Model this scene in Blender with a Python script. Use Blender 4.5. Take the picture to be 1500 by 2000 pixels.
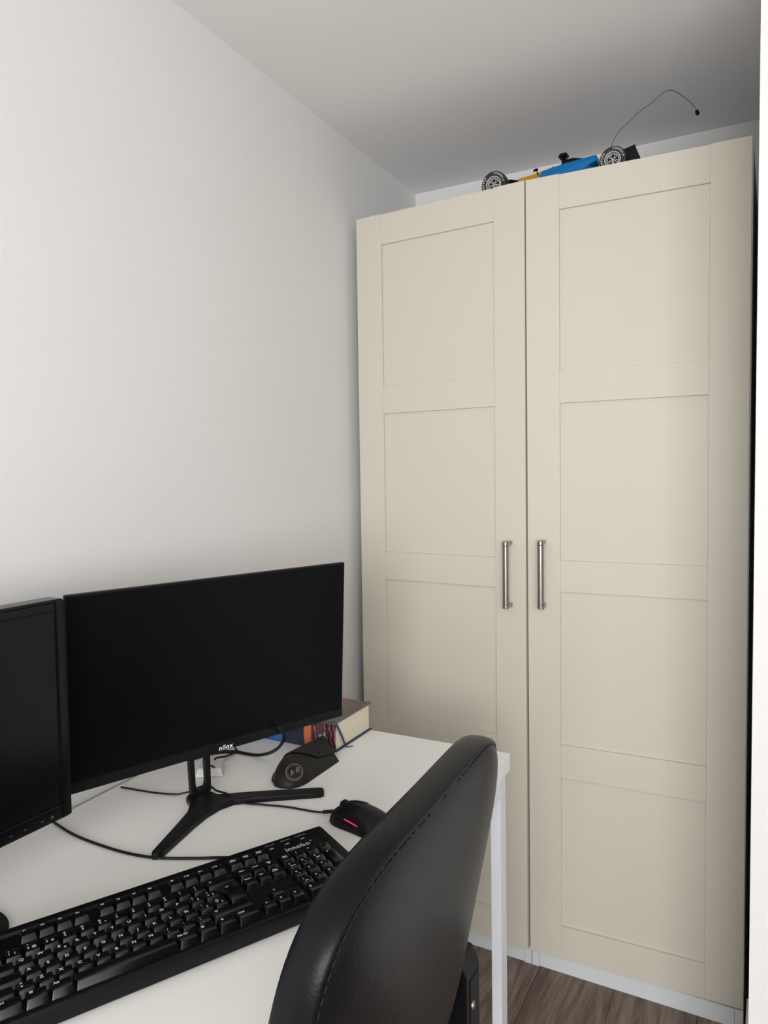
import bpy, bmesh, math, random
from mathutils import Vector, Matrix, Euler
from mathutils.bvhtree import BVHTree
R = math.radians
random.seed(7)
S = bpy.context.scene
for o in list(bpy.data.objects): bpy.data.objects.remove(o)
COL = S.collection

# ---------------------------------------------------------------- camera
cam_d = bpy.data.cameras.new('camera'); cam = bpy.data.objects.new('camera', cam_d); COL.objects.link(cam)
right = Vector((0.87997347, 0.47470725, -0.01731244)); upv = Vector((-0.01213882, 0.05890564, 0.99818975)); fwd = Vector((-0.47486771, 0.87817034, -0.05759779))
mw = Matrix((right, upv, -fwd)).transposed().to_4x4(); mw.translation = (1.04489809, -1.78183439, 1.30742076)
cam.matrix_world = mw
cam_d.sensor_fit = 'HORIZONTAL'; cam_d.sensor_width = 36; cam_d.lens = 33.7784; cam_d.clip_start = .02
S.camera = cam

# ---------------------------------------------------------------- world, light, exposure
wd = bpy.data.worlds.new('world'); S.world = wd; wd.use_nodes = True
wd.node_tree.nodes['Background'].inputs[0].default_value = (.62, .76, 1, 1)
wd.node_tree.nodes['Background'].inputs[1].default_value = 1.0
def area(name, loc, target, sx, sy, power, col):
    l = bpy.data.lights.new(name, 'AREA'); l.shape = 'RECTANGLE'; l.size = sx; l.size_y = sy; l.energy = power; l.color = col
    o = bpy.data.objects.new(name, l); COL.objects.link(o); o.location = loc
    o.rotation_euler = (Vector(target) - Vector(loc)).to_track_quat('-Z', 'Y').to_euler(); return o
area('window_sky_light', (1.85, -3.97, 1.5), (1.45, 0, .55), 1.75, 1.3, 74, (.965, .98, 1))
area('window_ground_bounce', (1.85, -3.97, 1.3), (1.3, 0, 3.4), 1.75, 1.3, 46, (1, .965, .90))
S.view_settings.view_transform = 'Standard'; S.view_settings.look = 'None'; S.view_settings.gamma = 1; S.view_settings.use_curve_mapping = False
S.view_settings.exposure = -0.1

# ---------------------------------------------------------------- materials
def mat(name, col, rough=.5, metal=0, spec=.5, bump=0, bscale=200, vary=0, vscale=3, emit=None, coat=0, detail=4):
    m = bpy.data.materials.new(name); m.use_nodes = True; nt = m.node_tree; b = nt.nodes['Principled BSDF']
    b.inputs['Base Color'].default_value = (*col, 1); b.inputs['Roughness'].default_value = rough
    b.inputs['Metallic'].default_value = metal; b.inputs['Specular IOR Level'].default_value = spec
    b.inputs['Coat Weight'].default_value = coat
    tc = nt.nodes.new('ShaderNodeTexCoord')
    if bump:
        n = nt.nodes.new('ShaderNodeTexNoise'); n.inputs['Scale'].default_value = bscale; n.inputs['Detail'].default_value = detail
        nt.links.new(tc.outputs['Object'], n.inputs['Vector'])
        bp = nt.nodes.new('ShaderNodeBump'); bp.inputs['Strength'].default_value = bump; bp.inputs['Distance'].default_value = .001
        nt.links.new(n.outputs['Fac'], bp.inputs['Height']); nt.links.new(bp.outputs['Normal'], b.inputs['Normal'])
    if vary:
        n = nt.nodes.new('ShaderNodeTexNoise'); n.inputs['Scale'].default_value = vscale; n.inputs['Detail'].default_value = 3
        nt.links.new(tc.outputs['Object'], n.inputs['Vector'])
        r = nt.nodes.new('ShaderNodeValToRGB')
        r.color_ramp.elements[0].position = .3; r.color_ramp.elements[1].position = .7
        r.color_ramp.elements[0].color = (*[c * (1 - vary) for c in col], 1); r.color_ramp.elements[1].color = (*[min(1, c * (1 + vary)) for c in col], 1)
        nt.links.new(n.outputs['Fac'], r.inputs['Fac']); nt.links.new(r.outputs['Color'], b.inputs['Base Color'])
    if emit:
        b.inputs['Emission Color'].default_value = (*emit[:3], 1); b.inputs['Emission Strength'].default_value = emit[3]
    return m

M = dict(
    wall=mat('white_wall_paint', (.725, .718, .708), .85, spec=.2, bump=.25, bscale=160, vary=.012, vscale=2),
    ceil=mat('white_ceiling_paint', (.86, .85, .845), .9, spec=.15, bump=.2, bscale=140),
    base=mat('baseboard_paint', (.78, .77, .72), .5),
    door=mat('cream_foil', (.60, .568, .488), .42, spec=.35, bump=.05, bscale=90),
    carc=mat('white_foil', (.66, .68, .70), .5),
    steel=mat('brushed_steel', (.34, .32, .295), .33, metal=1),
    desk=mat('white_laminate', (.86, .85, .82), .35, spec=.35, vary=.012, vscale=6),
    deskleg=mat('white_powder_coat', (.74, .76, .82), .4),
    leather=mat('black_leather', (.0045, .0045, .006), .34, spec=.16, bump=.22, bscale=420),
    thread=mat('black_thread', (.012, .012, .014), .6, spec=.25),
    bplastic=mat('black_plastic', (.005, .005, .006), .4, spec=.18, bump=.1, bscale=900),
    gloss=mat('gloss_black_plastic', (.003, .003, .004), .2, spec=.16),
    screen=mat('matte_screen', (.0015, .0015, .002), .38, spec=.12),
    key=mat('keycap_plastic', (.003, .003, .004), .24, spec=.55),
    kcase=mat('keyboard_case', (.003, .003, .004), .34, spec=.22),
    legend=mat('white_print', (.62, .63, .66), .5),
    white=mat('pure_white_print', (.85, .85, .85), .5),
    cable=mat('cable_rubber', (.006, .006, .007), .5, spec=.25),
    mouse=mat('mouse_plastic', (.004, .004, .005), .38, spec=.22),
    case=mat('black_soft_leather', (.008, .0077, .0074), .45, spec=.25, bump=.3, bscale=500),
    gold=mat('gold_print', (.26, .23, .18), .45),
    redfelt=mat('dark_red_lining', (.10, .008, .012), .8),
    navy=mat('navy_cloth', (.012, .035, .12), .6),
    adap=mat('white_plastic', (.66, .66, .62), .4),
    dim=mat('dim_print', (.05, .05, .05), .5),
    grey=mat('grey_print', (.30, .30, .30), .6),
    rubber=mat('tyre_rubber', (.012, .012, .013), .55),
    chrome=mat('silver_plastic', (.62, .62, .63), .25, metal=.8),
    blue=mat('blue_plastic', (.004, .14, .37), .35, spec=.3),
    orange=mat('orange_plastic', (.55, .25, .015), .35),
    tan=mat('tan_plastic', (.42, .25, .13), .5),
    led=mat('red_led', (.8, .02, .1), .4, emit=(1, .02, .12, 1.0)),
    chromecast=mat('chair_chrome', (.5, .5, .5), .2, metal=1),
)
def floor_mat():
    m = bpy.data.materials.new('oak_laminate'); m.use_nodes = True; nt = m.node_tree; N = nt.nodes; L = nt.links; b = N['Principled BSDF']
    tc = N.new('ShaderNodeTexCoord')
    mp = N.new('ShaderNodeMapping'); mp.inputs['Rotation'].default_value = (0, 0, R(90)); mp.inputs['Location'].default_value = (.31, -.1415, 0)
    L.new(tc.outputs['Object'], mp.inputs[0])
    br = N.new('ShaderNodeTexBrick'); br.offset = .37; br.inputs['Scale'].default_value = 1; br.inputs['Brick Width'].default_value = 1.25; br.inputs['Row Height'].default_value = .19
    br.inputs['Mortar Size'].default_value = .0012; br.inputs['Color1'].default_value = (0, 0, 0, 1); br.inputs['Color2'].default_value = (1, 1, 1, 1); br.inputs['Mortar'].default_value = (.5, .5, .5, 1)
    L.new(mp.outputs[0], br.inputs['Vector'])
    off = N.new('ShaderNodeVectorMath'); off.operation = 'MULTIPLY_ADD'; off.inputs[1].default_value = (3.1, 1.7, 0)
    L.new(br.outputs['Color'], off.inputs[0]); L.new(tc.outputs['Object'], off.inputs[2])
    sc = N.new('ShaderNodeMapping'); sc.inputs['Scale'].default_value = (17, 1.8, 1); L.new(off.outputs[0], sc.inputs[0])
    n1 = N.new('ShaderNodeTexNoise'); n1.inputs['Scale'].default_value = 1.6; n1.inputs['Detail'].default_value = 8; n1.inputs['Distortion'].default_value = 1.6; L.new(sc.outputs[0], n1.inputs['Vector'])
    sc2 = N.new('ShaderNodeMapping'); sc2.inputs['Scale'].default_value = (70, 5, 1); L.new(off.outputs[0], sc2.inputs[0])
    n2 = N.new('ShaderNodeTexNoise'); n2.inputs['Scale'].default_value = 2.5; n2.inputs['Detail'].default_value = 6; n2.inputs['Distortion'].default_value = .6; L.new(sc2.outputs[0], n2.inputs['Vector'])
    mx = N.new('ShaderNodeMath'); mx.operation = 'MULTIPLY_ADD'; mx.inputs[1].default_value = .45; L.new(n2.outputs['Fac'], mx.inputs[0]); L.new(n1.outputs['Fac'], mx.inputs[2])
    rp = N.new('ShaderNodeValToRGB'); e = rp.color_ramp.elements; e[0].position = .42; e[0].color = (.045, .030, .022, 1); e[1].position = .98; e[1].color = (.30, .225, .175, 1)
    k = e.new(.62); k.color = (.125, .088, .066, 1); k = e.new(.78); k.color = (.19, .138, .105, 1)
    L.new(mx.outputs[0], rp.inputs['Fac'])
    mm = N.new('ShaderNodeMix'); mm.data_type = 'RGBA'; mm.inputs['B'].default_value = (.03, .02, .015, 1)
    L.new(br.outputs['Fac'], mm.inputs['Factor']); L.new(rp.outputs['Color'], mm.inputs['A']); L.new(mm.outputs['Result'], b.inputs['Base Color'])
    b.inputs['Roughness'].default_value = .5
    return m
def cover_mat(name, stops, axis, lo, hi, lines=None, noise=.12):
    """printed paper: colour bands along one object axis, broken up by noise"""
    m = bpy.data.materials.new(name); m.use_nodes = True; nt = m.node_tree; N = nt.nodes; L = nt.links; b = N['Principled BSDF']
    tc = N.new('ShaderNodeTexCoord'); sp = N.new('ShaderNodeSeparateXYZ'); L.new(tc.outputs['Object'], sp.inputs[0])
    mr = N.new('ShaderNodeMapRange'); mr.inputs['From Min'].default_value = lo; mr.inputs['From Max'].default_value = hi; L.new(sp.outputs[axis], mr.inputs['Value'])
    n = N.new('ShaderNodeTexNoise'); n.inputs['Scale'].default_value = 38; n.inputs['Detail'].default_value = 6; n.inputs['Distortion'].default_value = 1.5; L.new(tc.outputs['Object'], n.inputs['Vector'])
    a = N.new('ShaderNodeMath'); a.operation = 'MULTIPLY_ADD'; a.inputs[1].default_value = noise; L.new(n.outputs['Fac'], a.inputs[0]); L.new(mr.outputs[0], a.inputs[2])
    s = N.new('ShaderNodeMath'); s.operation = 'SUBTRACT'; s.inputs[1].default_value = noise / 2; L.new(a.outputs[0], s.inputs[0])
    rp = N.new('ShaderNodeValToRGB'); e = rp.color_ramp.elements
    e[0].position = stops[0][0]; e[0].color = (*stops[0][1], 1); e[1].position = stops[-1][0]; e[1].color = (*stops[-1][1], 1)
    for p, c in stops[1:-1]: q = e.new(p); q.color = (*c, 1)
    L.new(s.outputs[0], rp.inputs['Fac']); last = rp.outputs['Color']
    if lines:
        wv = N.new('ShaderNodeTexWave'); wv.inputs['Scale'].default_value = lines[0]; wv.inputs['Distortion'].default_value = 9; wv.inputs['Detail'].default_value = 3
        mp = N.new('ShaderNodeMapping'); mp.inputs['Rotation'].default_value = (0, R(lines[3]), R(20)); L.new(tc.outputs['Object'], mp.inputs[0]); L.new(mp.outputs[0], wv.inputs['Vector'])
        r2 = N.new('ShaderNodeValToRGB'); r2.color_ramp.elements[0].position = .72; r2.color_ramp.elements[1].position = .98; L.new(wv.outputs['Fac'], r2.inputs['Fac'])
        ml = N.new('ShaderNodeMath'); ml.operation = 'MULTIPLY'; L.new(r2.outputs['Color'], ml.inputs[0])
        g = N.new('ShaderNodeMath'); g.operation = 'GREATER_THAN'; g.inputs[1].default_value = lines[2]; L.new(mr.outputs[0], g.inputs[0]); L.new(g.outputs[0], ml.inputs[1])
        x = N.new('ShaderNodeMix'); x.data_type = 'RGBA'; x.inputs['B'].default_value = (*lines[1], 1)
        L.new(ml.outputs[0], x.inputs['Factor']); L.new(last, x.inputs['A']); last = x.outputs['Result']
    L.new(last, b.inputs['Base Color']); b.inputs['Roughness'].default_value = .28
    return m
def pages_mat():
    m = mat('book_pages', (.74, .68, .54), .9); nt = m.node_tree; N = nt.nodes; L = nt.links; b = N['Principled BSDF']
    tc = N.new('ShaderNodeTexCoord'); mp = N.new('ShaderNodeMapping'); mp.inputs['Scale'].default_value = (3, 3, 1500); L.new(tc.outputs['Object'], mp.inputs[0])
    n = N.new('ShaderNodeTexNoise'); n.inputs['Scale'].default_value = 1; L.new(mp.outputs[0], n.inputs['Vector'])
    r = N.new('ShaderNodeValToRGB'); r.color_ramp.elements[0].position = .3; r.color_ramp.elements[0].color = (.66, .59, .45, 1); r.color_ramp.elements[1].color = (.80, .75, .62, 1)
    L.new(n.outputs['Fac'], r.inputs['Fac']); L.new(r.outputs['Color'], b.inputs['Base Color']); return m
M['floor'] = floor_mat(); M['pages'] = pages_mat()

# ---------------------------------------------------------------- mesh helpers
def T(x=0, y=0, z=0): return Matrix.Translation((x, y, z))
def RX(a): return Matrix.Rotation(R(a), 4, 'X')
def RY(a): return Matrix.Rotation(R(a), 4, 'Y')
def RZ(a): return Matrix.Rotation(R(a), 4, 'Z')
def merge(bm, t, mx=None, mi=0):
    if mx is not None: bmesh.ops.transform(t, matrix=mx, verts=t.verts)
    for f in t.faces: f.material_index = mi
    me = bpy.data.meshes.new('tmp'); t.to_mesh(me); t.free(); bm.from_mesh(me); bpy.data.meshes.remove(me)
def add_box(bm, lo, hi, bev=0, seg=2, mx=None, mi=0):
    t = bmesh.new(); c = [(a + b) / 2 for a, b in zip(lo, hi)]; s = [abs(b - a) for a, b in zip(lo, hi)]
    bmesh.ops.create_cube(t, size=1, matrix=Matrix.Translation(c) @ Matrix.Diagonal((*s, 1)))
    if bev: bmesh.ops.bevel(t, geom=t.edges[:], offset=bev, segments=seg, affect='EDGES', profile=.5)
    merge(bm, t, mx, mi)
def add_prism(bm, pts, z0, z1, bev=0, seg=2, mx=None, mi=0, taper=None):
    t = bmesh.new(); lo = [t.verts.new((x, y, z0)) for x, y in pts]
    hi = [t.verts.new((x, y, z1)) for x, y in (taper or pts)]
    t.faces.new(lo[::-1]); top = t.faces.new(hi); n = len(pts)
    for i in range(n): t.faces.new((lo[i], lo[(i + 1) % n], hi[(i + 1) % n], hi[i]))
    bmesh.ops.recalc_face_normals(t, faces=t.faces)
    if bev: bmesh.ops.bevel(t, geom=[e for e in t.edges], offset=bev, segments=seg, affect='EDGES', profile=.5)
    merge(bm, t, mx, mi)
def add_lathe(bm, prof, seg=32, mx=None, mi=0, ang=360):
    """profile of (r, z) turned about z"""
    t = bmesh.new(); rings = []
    for r, z in prof:
        if r < 1e-6: rings.append([t.verts.new((0, 0, z))] * seg)
        else: rings.append([t.verts.new((r * math.cos(2 * math.pi * i / seg), r * math.sin(2 * math.pi * i / seg), z)) for i in range(seg)])
    for a, b in zip(rings, rings[1:]):
        for i in range(seg):
            q = [a[i], a[(i + 1) % seg], b[(i + 1) % seg], b[i]]; u = []
            for v in q:
                if v not in u: u.append(v)
            if len(u) > 2:
                try: t.faces.new(u)
                except ValueError: pass
    bmesh.ops.recalc_face_normals(t, faces=t.faces); merge(bm, t, mx, mi)
def add_cyl(bm, p0, p1, r, seg=20, r2=None, bev=0, mi=0):
    p0, p1 = Vector(p0), Vector(p1); d = p1 - p0; h = d.length; r2 = r if r2 is None else r2; b = bev
    prof = [(0, 0), (r - b, 0), (r, b), (r2, h - b), (r2 - b, h), (0, h)] if b else [(0, 0), (r, 0), (r2, h), (0, h)]
    add_lathe(bm, prof, seg, Matrix.Translation(p0) @ d.to_track_quat('Z', 'Y').to_matrix().to_4x4(), mi)
def smooth_pts(pts, n=6):
    P = [Vector(p) for p in pts]; P = [P[0] * 2 - P[1]] + P + [P[-1] * 2 - P[-2]]; out = []
    for i in range(1, len(P) - 2):
        for k in range(n):
            t = k / n; a, b, c, d = P[i - 1:i + 3]
            out.append(.5 * ((2 * b) + (c - a) * t + (2 * a - 5 * b + 4 * c - d) * t * t + (3 * b - a - 3 * c + d) * t ** 3))
    out.append(P[-2]); return out
def add_tube(bm, pts, r, seg=10, mi=0, n=6, flat=1.0):
    P = smooth_pts(pts, n) if n else [Vector(p) for p in pts]; t = bmesh.new(); rings = []; up = Vector((0, 0, 1))
    for i, p in enumerate(P):
        d = (P[min(i + 1, len(P) - 1)] - P[max(i - 1, 0)]).normalized()
        s = d.cross(up); s = s.normalized() if s.length > 1e-3 else Vector((1, 0, 0)); w = s.cross(d)
        rings.append([t.verts.new(p + (s * math.cos(a) + w * math.sin(a) * flat) * r) for a in [2 * math.pi * k / seg for k in range(seg)]])
    for a, b in zip(rings, rings[1:]):
        for k in range(seg): t.faces.new((a[k], a[(k + 1) % seg], b[(k + 1) % seg], b[k]))
    t.faces.new(rings[0][::-1]); t.faces.new(rings[-1]); bmesh.ops.recalc_face_normals(t, faces=t.faces); merge(bm, t, None, mi)
def text_mesh(s, size, ext=0, bold=0, shear=0, align='CENTER', space=1):
    c = bpy.data.curves.new('txt', 'FONT'); c.body = s; c.size = size; c.extrude = ext; c.offset = bold; c.shear = shear
    c.align_x = align; c.align_y = 'CENTER'; c.resolution_u = 3; c.space_character = space
    o = bpy.data.objects.new('txt', c); COL.objects.link(o); bpy.context.view_layer.update()
    me = bpy.data.meshes.new_from_object(o.evaluated_get(bpy.context.evaluated_depsgraph_get()))
    bpy.data.objects.remove(o); bpy.data.curves.remove(c); return me
def add_text(bm, s, size, mx, mi=0, **k):
    me = text_mesh(s, size, **k); t = bmesh.new(); t.from_mesh(me); bpy.data.meshes.remove(me); merge(bm, t, mx, mi)
def obj(name, bm, mats, parent=None, mx=None, smooth=35):
    me = bpy.data.meshes.new(name); bm.to_mesh(me); bm.free()
    for m in (mats if isinstance(mats, (list, tuple)) else [mats]): me.materials.append(m)
    if smooth:
        me.polygons.foreach_set('use_smooth', [True] * len(me.polygons)); me.set_sharp_from_angle(angle=R(smooth))
    o = bpy.data.objects.new(name, me); COL.objects.link(o)
    if smooth == 35: w_n = o.modifiers.new('weighted_normal', 'WEIGHTED_NORMAL'); w_n.keep_sharp = True
    if parent: o.parent = parent
    if mx is not None: o.matrix_local = mx
    return o
def thing(name, label, cat, loc=(0, 0, 0), rz=0, group=None):
    o = bpy.data.objects.new(name, None); o.empty_display_size = .05; COL.objects.link(o); o.location = loc; o.rotation_euler = (0, 0, R(rz))
    o['label'] = label; o['category'] = cat
    if group: o['group'] = group
    return o
def tag(o, label, cat, group=None):
    o['label'] = label; o['category'] = cat
    if group: o['group'] = group
    return o
def struct(name, bm, m, label=None, smooth=35):
    o = obj(name, bm, m, smooth=smooth); o['kind'] = 'structure'
    if label: o['label'] = label
    return o
B = bmesh.new

# ---------------------------------------------------------------- the room
CE = 2.2414; BY = .4827
wl = lambda y: -.026 - y * .0228            # the left wall runs slightly off square
b = B(); add_box(b, (-.4, -4.1, -.05), (3.1, .6, 0)); struct('floor', b, M['floor'], 'grey brown oak laminate floor')
b = B(); add_box(b, (-.4, -4.1, CE), (3.1, .6, CE + .05)); struct('ceiling', b, M['ceil'], 'plain white painted ceiling')
b = B(); add_prism(b, [(wl(.55), .55), (wl(.55) - .1, .55), (wl(-4) - .1, -4), (wl(-4), -4)], 0, CE); struct('wall_left', b, M['wall'], 'long white painted wall behind the desk')
b = B(); add_box(b, (-.2, BY, 0), (1.2, BY + .08, CE)); struct('wall_back', b, M['wall'], 'white wall showing above the wardrobes')
b = B(); add_box(b, (1.018, -.42, 0), (3.0, BY, CE)); struct('wall_right', b, M['wall'], 'white wall end beside the right wardrobe')
b = B(); add_box(b, (3.0, -4.0, 0), (3.08, -.42, CE)); struct('wall_side', b, M['wall'], 'white side wall of the wider part of the room')
b = B()
WX0, WX1, WZ0, WZ1 = .9, 2.8, .55, 2.12
for lo, hi in (((-.2, -4.0, 0), (WX0, -3.9, CE)), ((WX1, -4.0, 0), (3.0, -3.9, CE)), ((WX0, -4.0, 0), (WX1, -3.9, WZ0)), ((WX0, -4.0, WZ1), (WX1, -3.9, CE))): add_box(b, lo, hi)
struct('wall_front', b, M['wall'], 'white wall with the window behind the viewer')
b = B()
for x0, x1 in ((WX0, WX0 + .05), (WX1 - .05, WX1), (1.92, 1.98)): add_box(b, (x0, -3.96, WZ0), (x1, -3.92, WZ1), .004)
for z0, z1 in ((WZ0, WZ0 + .05), (WZ1 - .05, WZ1)): add_box(b, (WX0 + .05, -3.96, z0), (WX1 - .05, -3.92, z1), .004)
struct('window_1', b, M['base'], 'white window frame behind the viewer')
b = B(); add_box(b, (1.018, -.432, 0), (3.0, -.42, .088), .003); add_box(b, (1.006, -.432, 0), (1.018, -.004, .088), .002)
struct('baseboard_right', b, M['base'], 'cream baseboard wrapping the wall end')

# ---------------------------------------------------------------- wardrobes
DW, DT, ZB = .4965, 2.01, .0511
RA = (.082, .0769, .0782, .0843, .0855)
def wardrobe(x0, hinge_right, ang, dz, tilt, roll, label):
    """one 50 cm unit; origin at its front left foot"""
    t = thing('wardrobe', label, 'wardrobe', (x0, 0, 0), 0, 'pair of tall wardrobe units')
    b = B(); y0, y1 = .0215, BY - .012; w = .4985
    for lo, hi in (((0, y0, 0), (.018, y1, 2.008)), ((w - .018, y0, 0), (w, y1, 2.008)), ((.018, y0, 1.99), (w - .018, y1, 2.008)), ((.018, y0 + .002, .046), (w - .018, y1, .064)), ((.018, y1 - .006, .064), (w - .018, y1, 1.99))):
        add_box(b, lo, hi, .0006, 1)
    add_box(b, (0, .003, 0), (.018, y0, .0475), .0006, 1); add_box(b, (w - .018, .003, 0), (w, y0, .0475), .0006, 1)
    obj('cabinet_body', b, M['carc'], t)
    b = B(); add_box(b, (.0185, .006, 0), (w - .0185, .02, .0455), .0005, 1); obj('plinth', b, M['carc'], t)
    st, H = .0814, DT - ZB; b = B(); e = .0007
    add_box(b, (0, 0, ZB), (st, .018, DT + .0015), e, 2); add_box(b, (DW - st, 0, ZB), (DW, .018, DT + .0015), e, 2)
    h4 = (H - sum(RA)) / 4; z = DT; pan = []
    for i, r in enumerate(RA):
        add_box(b, (st, .0003, z - r), (DW - st, .018, z), e, 2)
        if i < 4: pan.append((z - r - h4, z - r)); z -= r + h4
    mxd = T(0, 0, 0)
    if hinge_right:   # hinge at x = DW, the free edge leans towards the room
        mxd = T(DW + .0013, 0, dz) @ RZ(ang) @ RY(-roll) @ RX(-tilt) @ T(-DW, 0, 0)
    else:
        mxd = T(.0013, 0, dz) @ RZ(ang) @ RY(-roll) @ RX(-tilt)
    d = obj('door', b, M['door'], t, mxd)
    for z0, z1 in pan:
        b = B(); add_box(b, (st - .004, .0065, z0 - .004), (DW - st + .004, .013, z1 + .004)); obj('door_panel', b, M['door'], d)
    # bar handle on the stile next to the other door
    hx = .041 if hinge_right else DW - .041
    b = B(); z0, z1 = (.957, 1.1265) if hinge_right else (.950, 1.1200); yb = -.0345
    add_cyl(b, (hx, yb, z0 + .0115), (hx, yb, z1 - .0115), .0078, 24)
    for za, zb in ((z0, z0 + .011), (z1 - .011, z1)):
        add_lathe(b, [(0, 0), (.0074, 0), (.0082, .001), (.0082, .010), (.0074, .011), (0, .011)], 24, T(hx, yb, za))
        add_box(b, (hx - .0055, yb, za + .0005), (hx + .0055, 0, zb - .0005), .001)
    obj('door_handle', b, M['steel'], d)
    return t
wardrobe(0.0, False, -2.95, .003, .4, .05, 'left tall cream wardrobe unit, its panelled door nearest the long white wall')
wardrobe(.5005, True, 2.0, .002, .1, .05, 'right tall cream wardrobe unit, its panelled door next to the wall end')

# ---------------------------------------------------------------- desk
DZ = .7447
desk = thing('desk', 'white laminate desk with square metal legs against the long wall', 'desk', (.593, -.4394, 0), R(0))
desk.rotation_euler = (0, 0, .0228)
b = B(); add_box(b, (-.598, -1.42, DZ - .034), (0, 0, DZ), .0012, 2); obj('desktop', b, M['desk'], desk)
b = B()
zt = DZ - .0345
add_box(b, (-.022, -1.36, zt - .035), (-.002, -.06, zt), .001); add_box(b, (-.575, -1.36, zt - .035), (-.555, -.06, zt), .001)
add_box(b, (-.575, -.058, zt - .035), (-.002, -.023, zt), .001); add_box(b, (-.575, -1.397, zt - .035), (-.002, -1.362, zt), .001)
obj('frame', b, M['deskleg'], desk)
for x in (-.022, -.575):
    for y in (-.058, -1.397):
        b = B(); add_box(b, (x, y, .012), (x + .020, y + .035, zt - .0355), .0012); add_lathe(b, [(0, 0), (.012, 0), (.012, .008), (.005, .009), (.005, .013), (0, .013)], 16, T(x + .01, y + .0175, 0), 0)
        obj('leg', b, M['deskleg'], desk)

# ---------------------------------------------------------------- slim monitor
def place(o, loc, xdir, tilt):
    d = Vector((math.cos(xdir), math.sin(xdir), 0)); n = Vector((-math.sin(xdir), math.cos(xdir), 0))
    u = Vector((0, 0, 1)) * math.cos(tilt) + n * math.sin(tilt); m = Matrix((d, d.cross(u) * -1, u)).transposed().to_4x4(); m.translation = loc; return m
MB_ = Vector((0.1250365, -1.08466989, 0.83035425))
mon = thing('computer_monitor', 'wide black thin-bezel monitor with small white logo on a V-shaped foot', 'monitor', (.20, -.88, DZ), 0)
mL = T(-.20, .88, -DZ) @ place(None, MB_, 1.199, -.063)      # local x along the screen, y away from the viewer, z up
W_, H_ = .51, .304
b = B(); add_box(b, (0, 0, 0), (W_, .010, H_), .0022, 3)
add_box(b, (.03, .010, .02), (W_ - .03, .026, H_ - .05), .007, 3); add_box(b, (.12, .026, .04), (W_ - .12, .040, H_ - .11), .008, 3)
obj('housing', b, M['bplastic'], mon, mL)
b = B(); add_box(b, (.0025, -.0006, .0185), (W_ - .0025, .002, H_ - .003), .0004, 1); obj('screen', b, M['screen'], mon, mL)
b = B(); add_box(b, (.0005, -.0010, .001), (W_ - .0005, .002, .0172), .0006, 2); ch = obj('bottom_bezel', b, M['bplastic'], mon, mL)
b = B(); add_text(b, 'nilox', .0122, T(.2585, -.0013, .0065) @ RX(90), ext=.0001, bold=.00016, space=1.1); obj('logo', b, M['white'], ch)
b = B()
foot = [(.157, -.868), (.186, -.849), (.207, -.853), (.226, -.838), (.262, -.812), (.352, -.7515), (.359, -.7525), (.367, -.764), (.3645, -.771), (.27, -.839), (.247, -.860), (.239, -.884), (.2385, -.915), (.244, -.950),
        (.263, -1.036), (.2605, -1.045), (.2535, -1.049), (.247, -1.043), (.218, -.960), (.205, -.925), (.187, -.900), (.166, -.888)]
add_prism(b, [(x - .20, y + .88) for x, y in foot], 0, .010, .0022, 2)
obj('foot', b, M['bplastic'], mon)
# forked neck: outline in the plane of the screen, swept back behind it
b = B(); a = -21.3
nk = T(.174 - .20, -.861 + .88, .008) @ RZ(68.7) @ RX(87)
arc = [(.0095 * math.cos(R(t)) , .021 + .0145 * math.sin(R(t))) for t in range(180, 361, 20)]
out = [(-.0185, .0), (.0185, .0), (.0225, .15), (.0105, .15)] + [(x, y) for x, y in arc[::-1]] + [(-.0105, .15), (-.0205, .15)]
add_prism(b, out, -.006, .006, .0018, 2, nk)
obj('neck', b, M['bplastic'], mon)

# ---------------------------------------------------------------- left monitor
m2 = thing('computer_monitor', 'black thick-bezel monitor cut by the left side of the picture', 'monitor', (.166, -1.375, DZ), 0)
w2, h2 = .51, .312
RB = Vector((.1715, -1.1155, .8255)); xd = R(88.5); dd = Vector((math.cos(xd), math.sin(xd), 0))
m2L = T(-.166, 1.375, -DZ) @ place(None, RB - dd * w2, xd, -.014)
b = B(); BZ = .0165
rnd = lambda x0, z0, x1, z1, r: [(x1 - r + r * math.cos(R(t)), z0 + r + r * math.sin(R(t))) for t in (-90, -60, -30, 0)] + [(x1 - r + r * math.cos(R(t)), z1 - r + r * math.sin(R(t))) for t in (0, 30, 60, 90)] + [(x0 + r + r * math.cos(R(t)), z1 - r + r * math.sin(R(t))) for t in (90, 120, 150, 180)] + [(x0 + r + r * math.cos(R(t)), z0 + r + r * math.sin(R(t))) for t in (180, 210, 240, 270)]
add_prism(b, rnd(0, 0, w2, h2, .006), -.030, -.002, .0015, 2, RX(90))
for lo, hi in (((0.004, -.001, .004), (BZ, .006, h2 - .004)), ((w2 - BZ, -.001, .002), (w2 - .0008, .006, h2 - .002)), ((BZ, -.001, h2 - BZ), (w2 - BZ, .006, h2 - .004)), ((BZ, -.001, .002), (w2 - BZ, .006, BZ + .006))): add_box(b, lo, hi, .0025, 2)
add_prism(b, rnd(.06, .03, w2 - .06, h2 - .04, .02), -.052, -.028, .006, 2, RX(90))
obj('housing', b, M['gloss'], m2, m2L)
b = B(); add_box(b, (BZ - .001, .0025, BZ + .003), (w2 - BZ + .001, .007, h2 - BZ + .001)); obj('screen', b, M['screen'], m2, m2L)
for x in (.135, .115, .095, .075, .050):
    b = B(); add_box(b, (w2 - x, -.0014, .010), (w2 - x + .004, 0, .0115), .0002, 1); obj('button', b, M['dim'], m2, m2L)
b = B(); add_lathe(b, [(0, 0), (.0022, 0), (.0022, .001), (0, .001)], 16, T(w2 - .033, -.0005, .0105) @ RX(90)); obj('power_button', b, M['dim'], m2, m2L)
b = B(); pts = []
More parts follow.
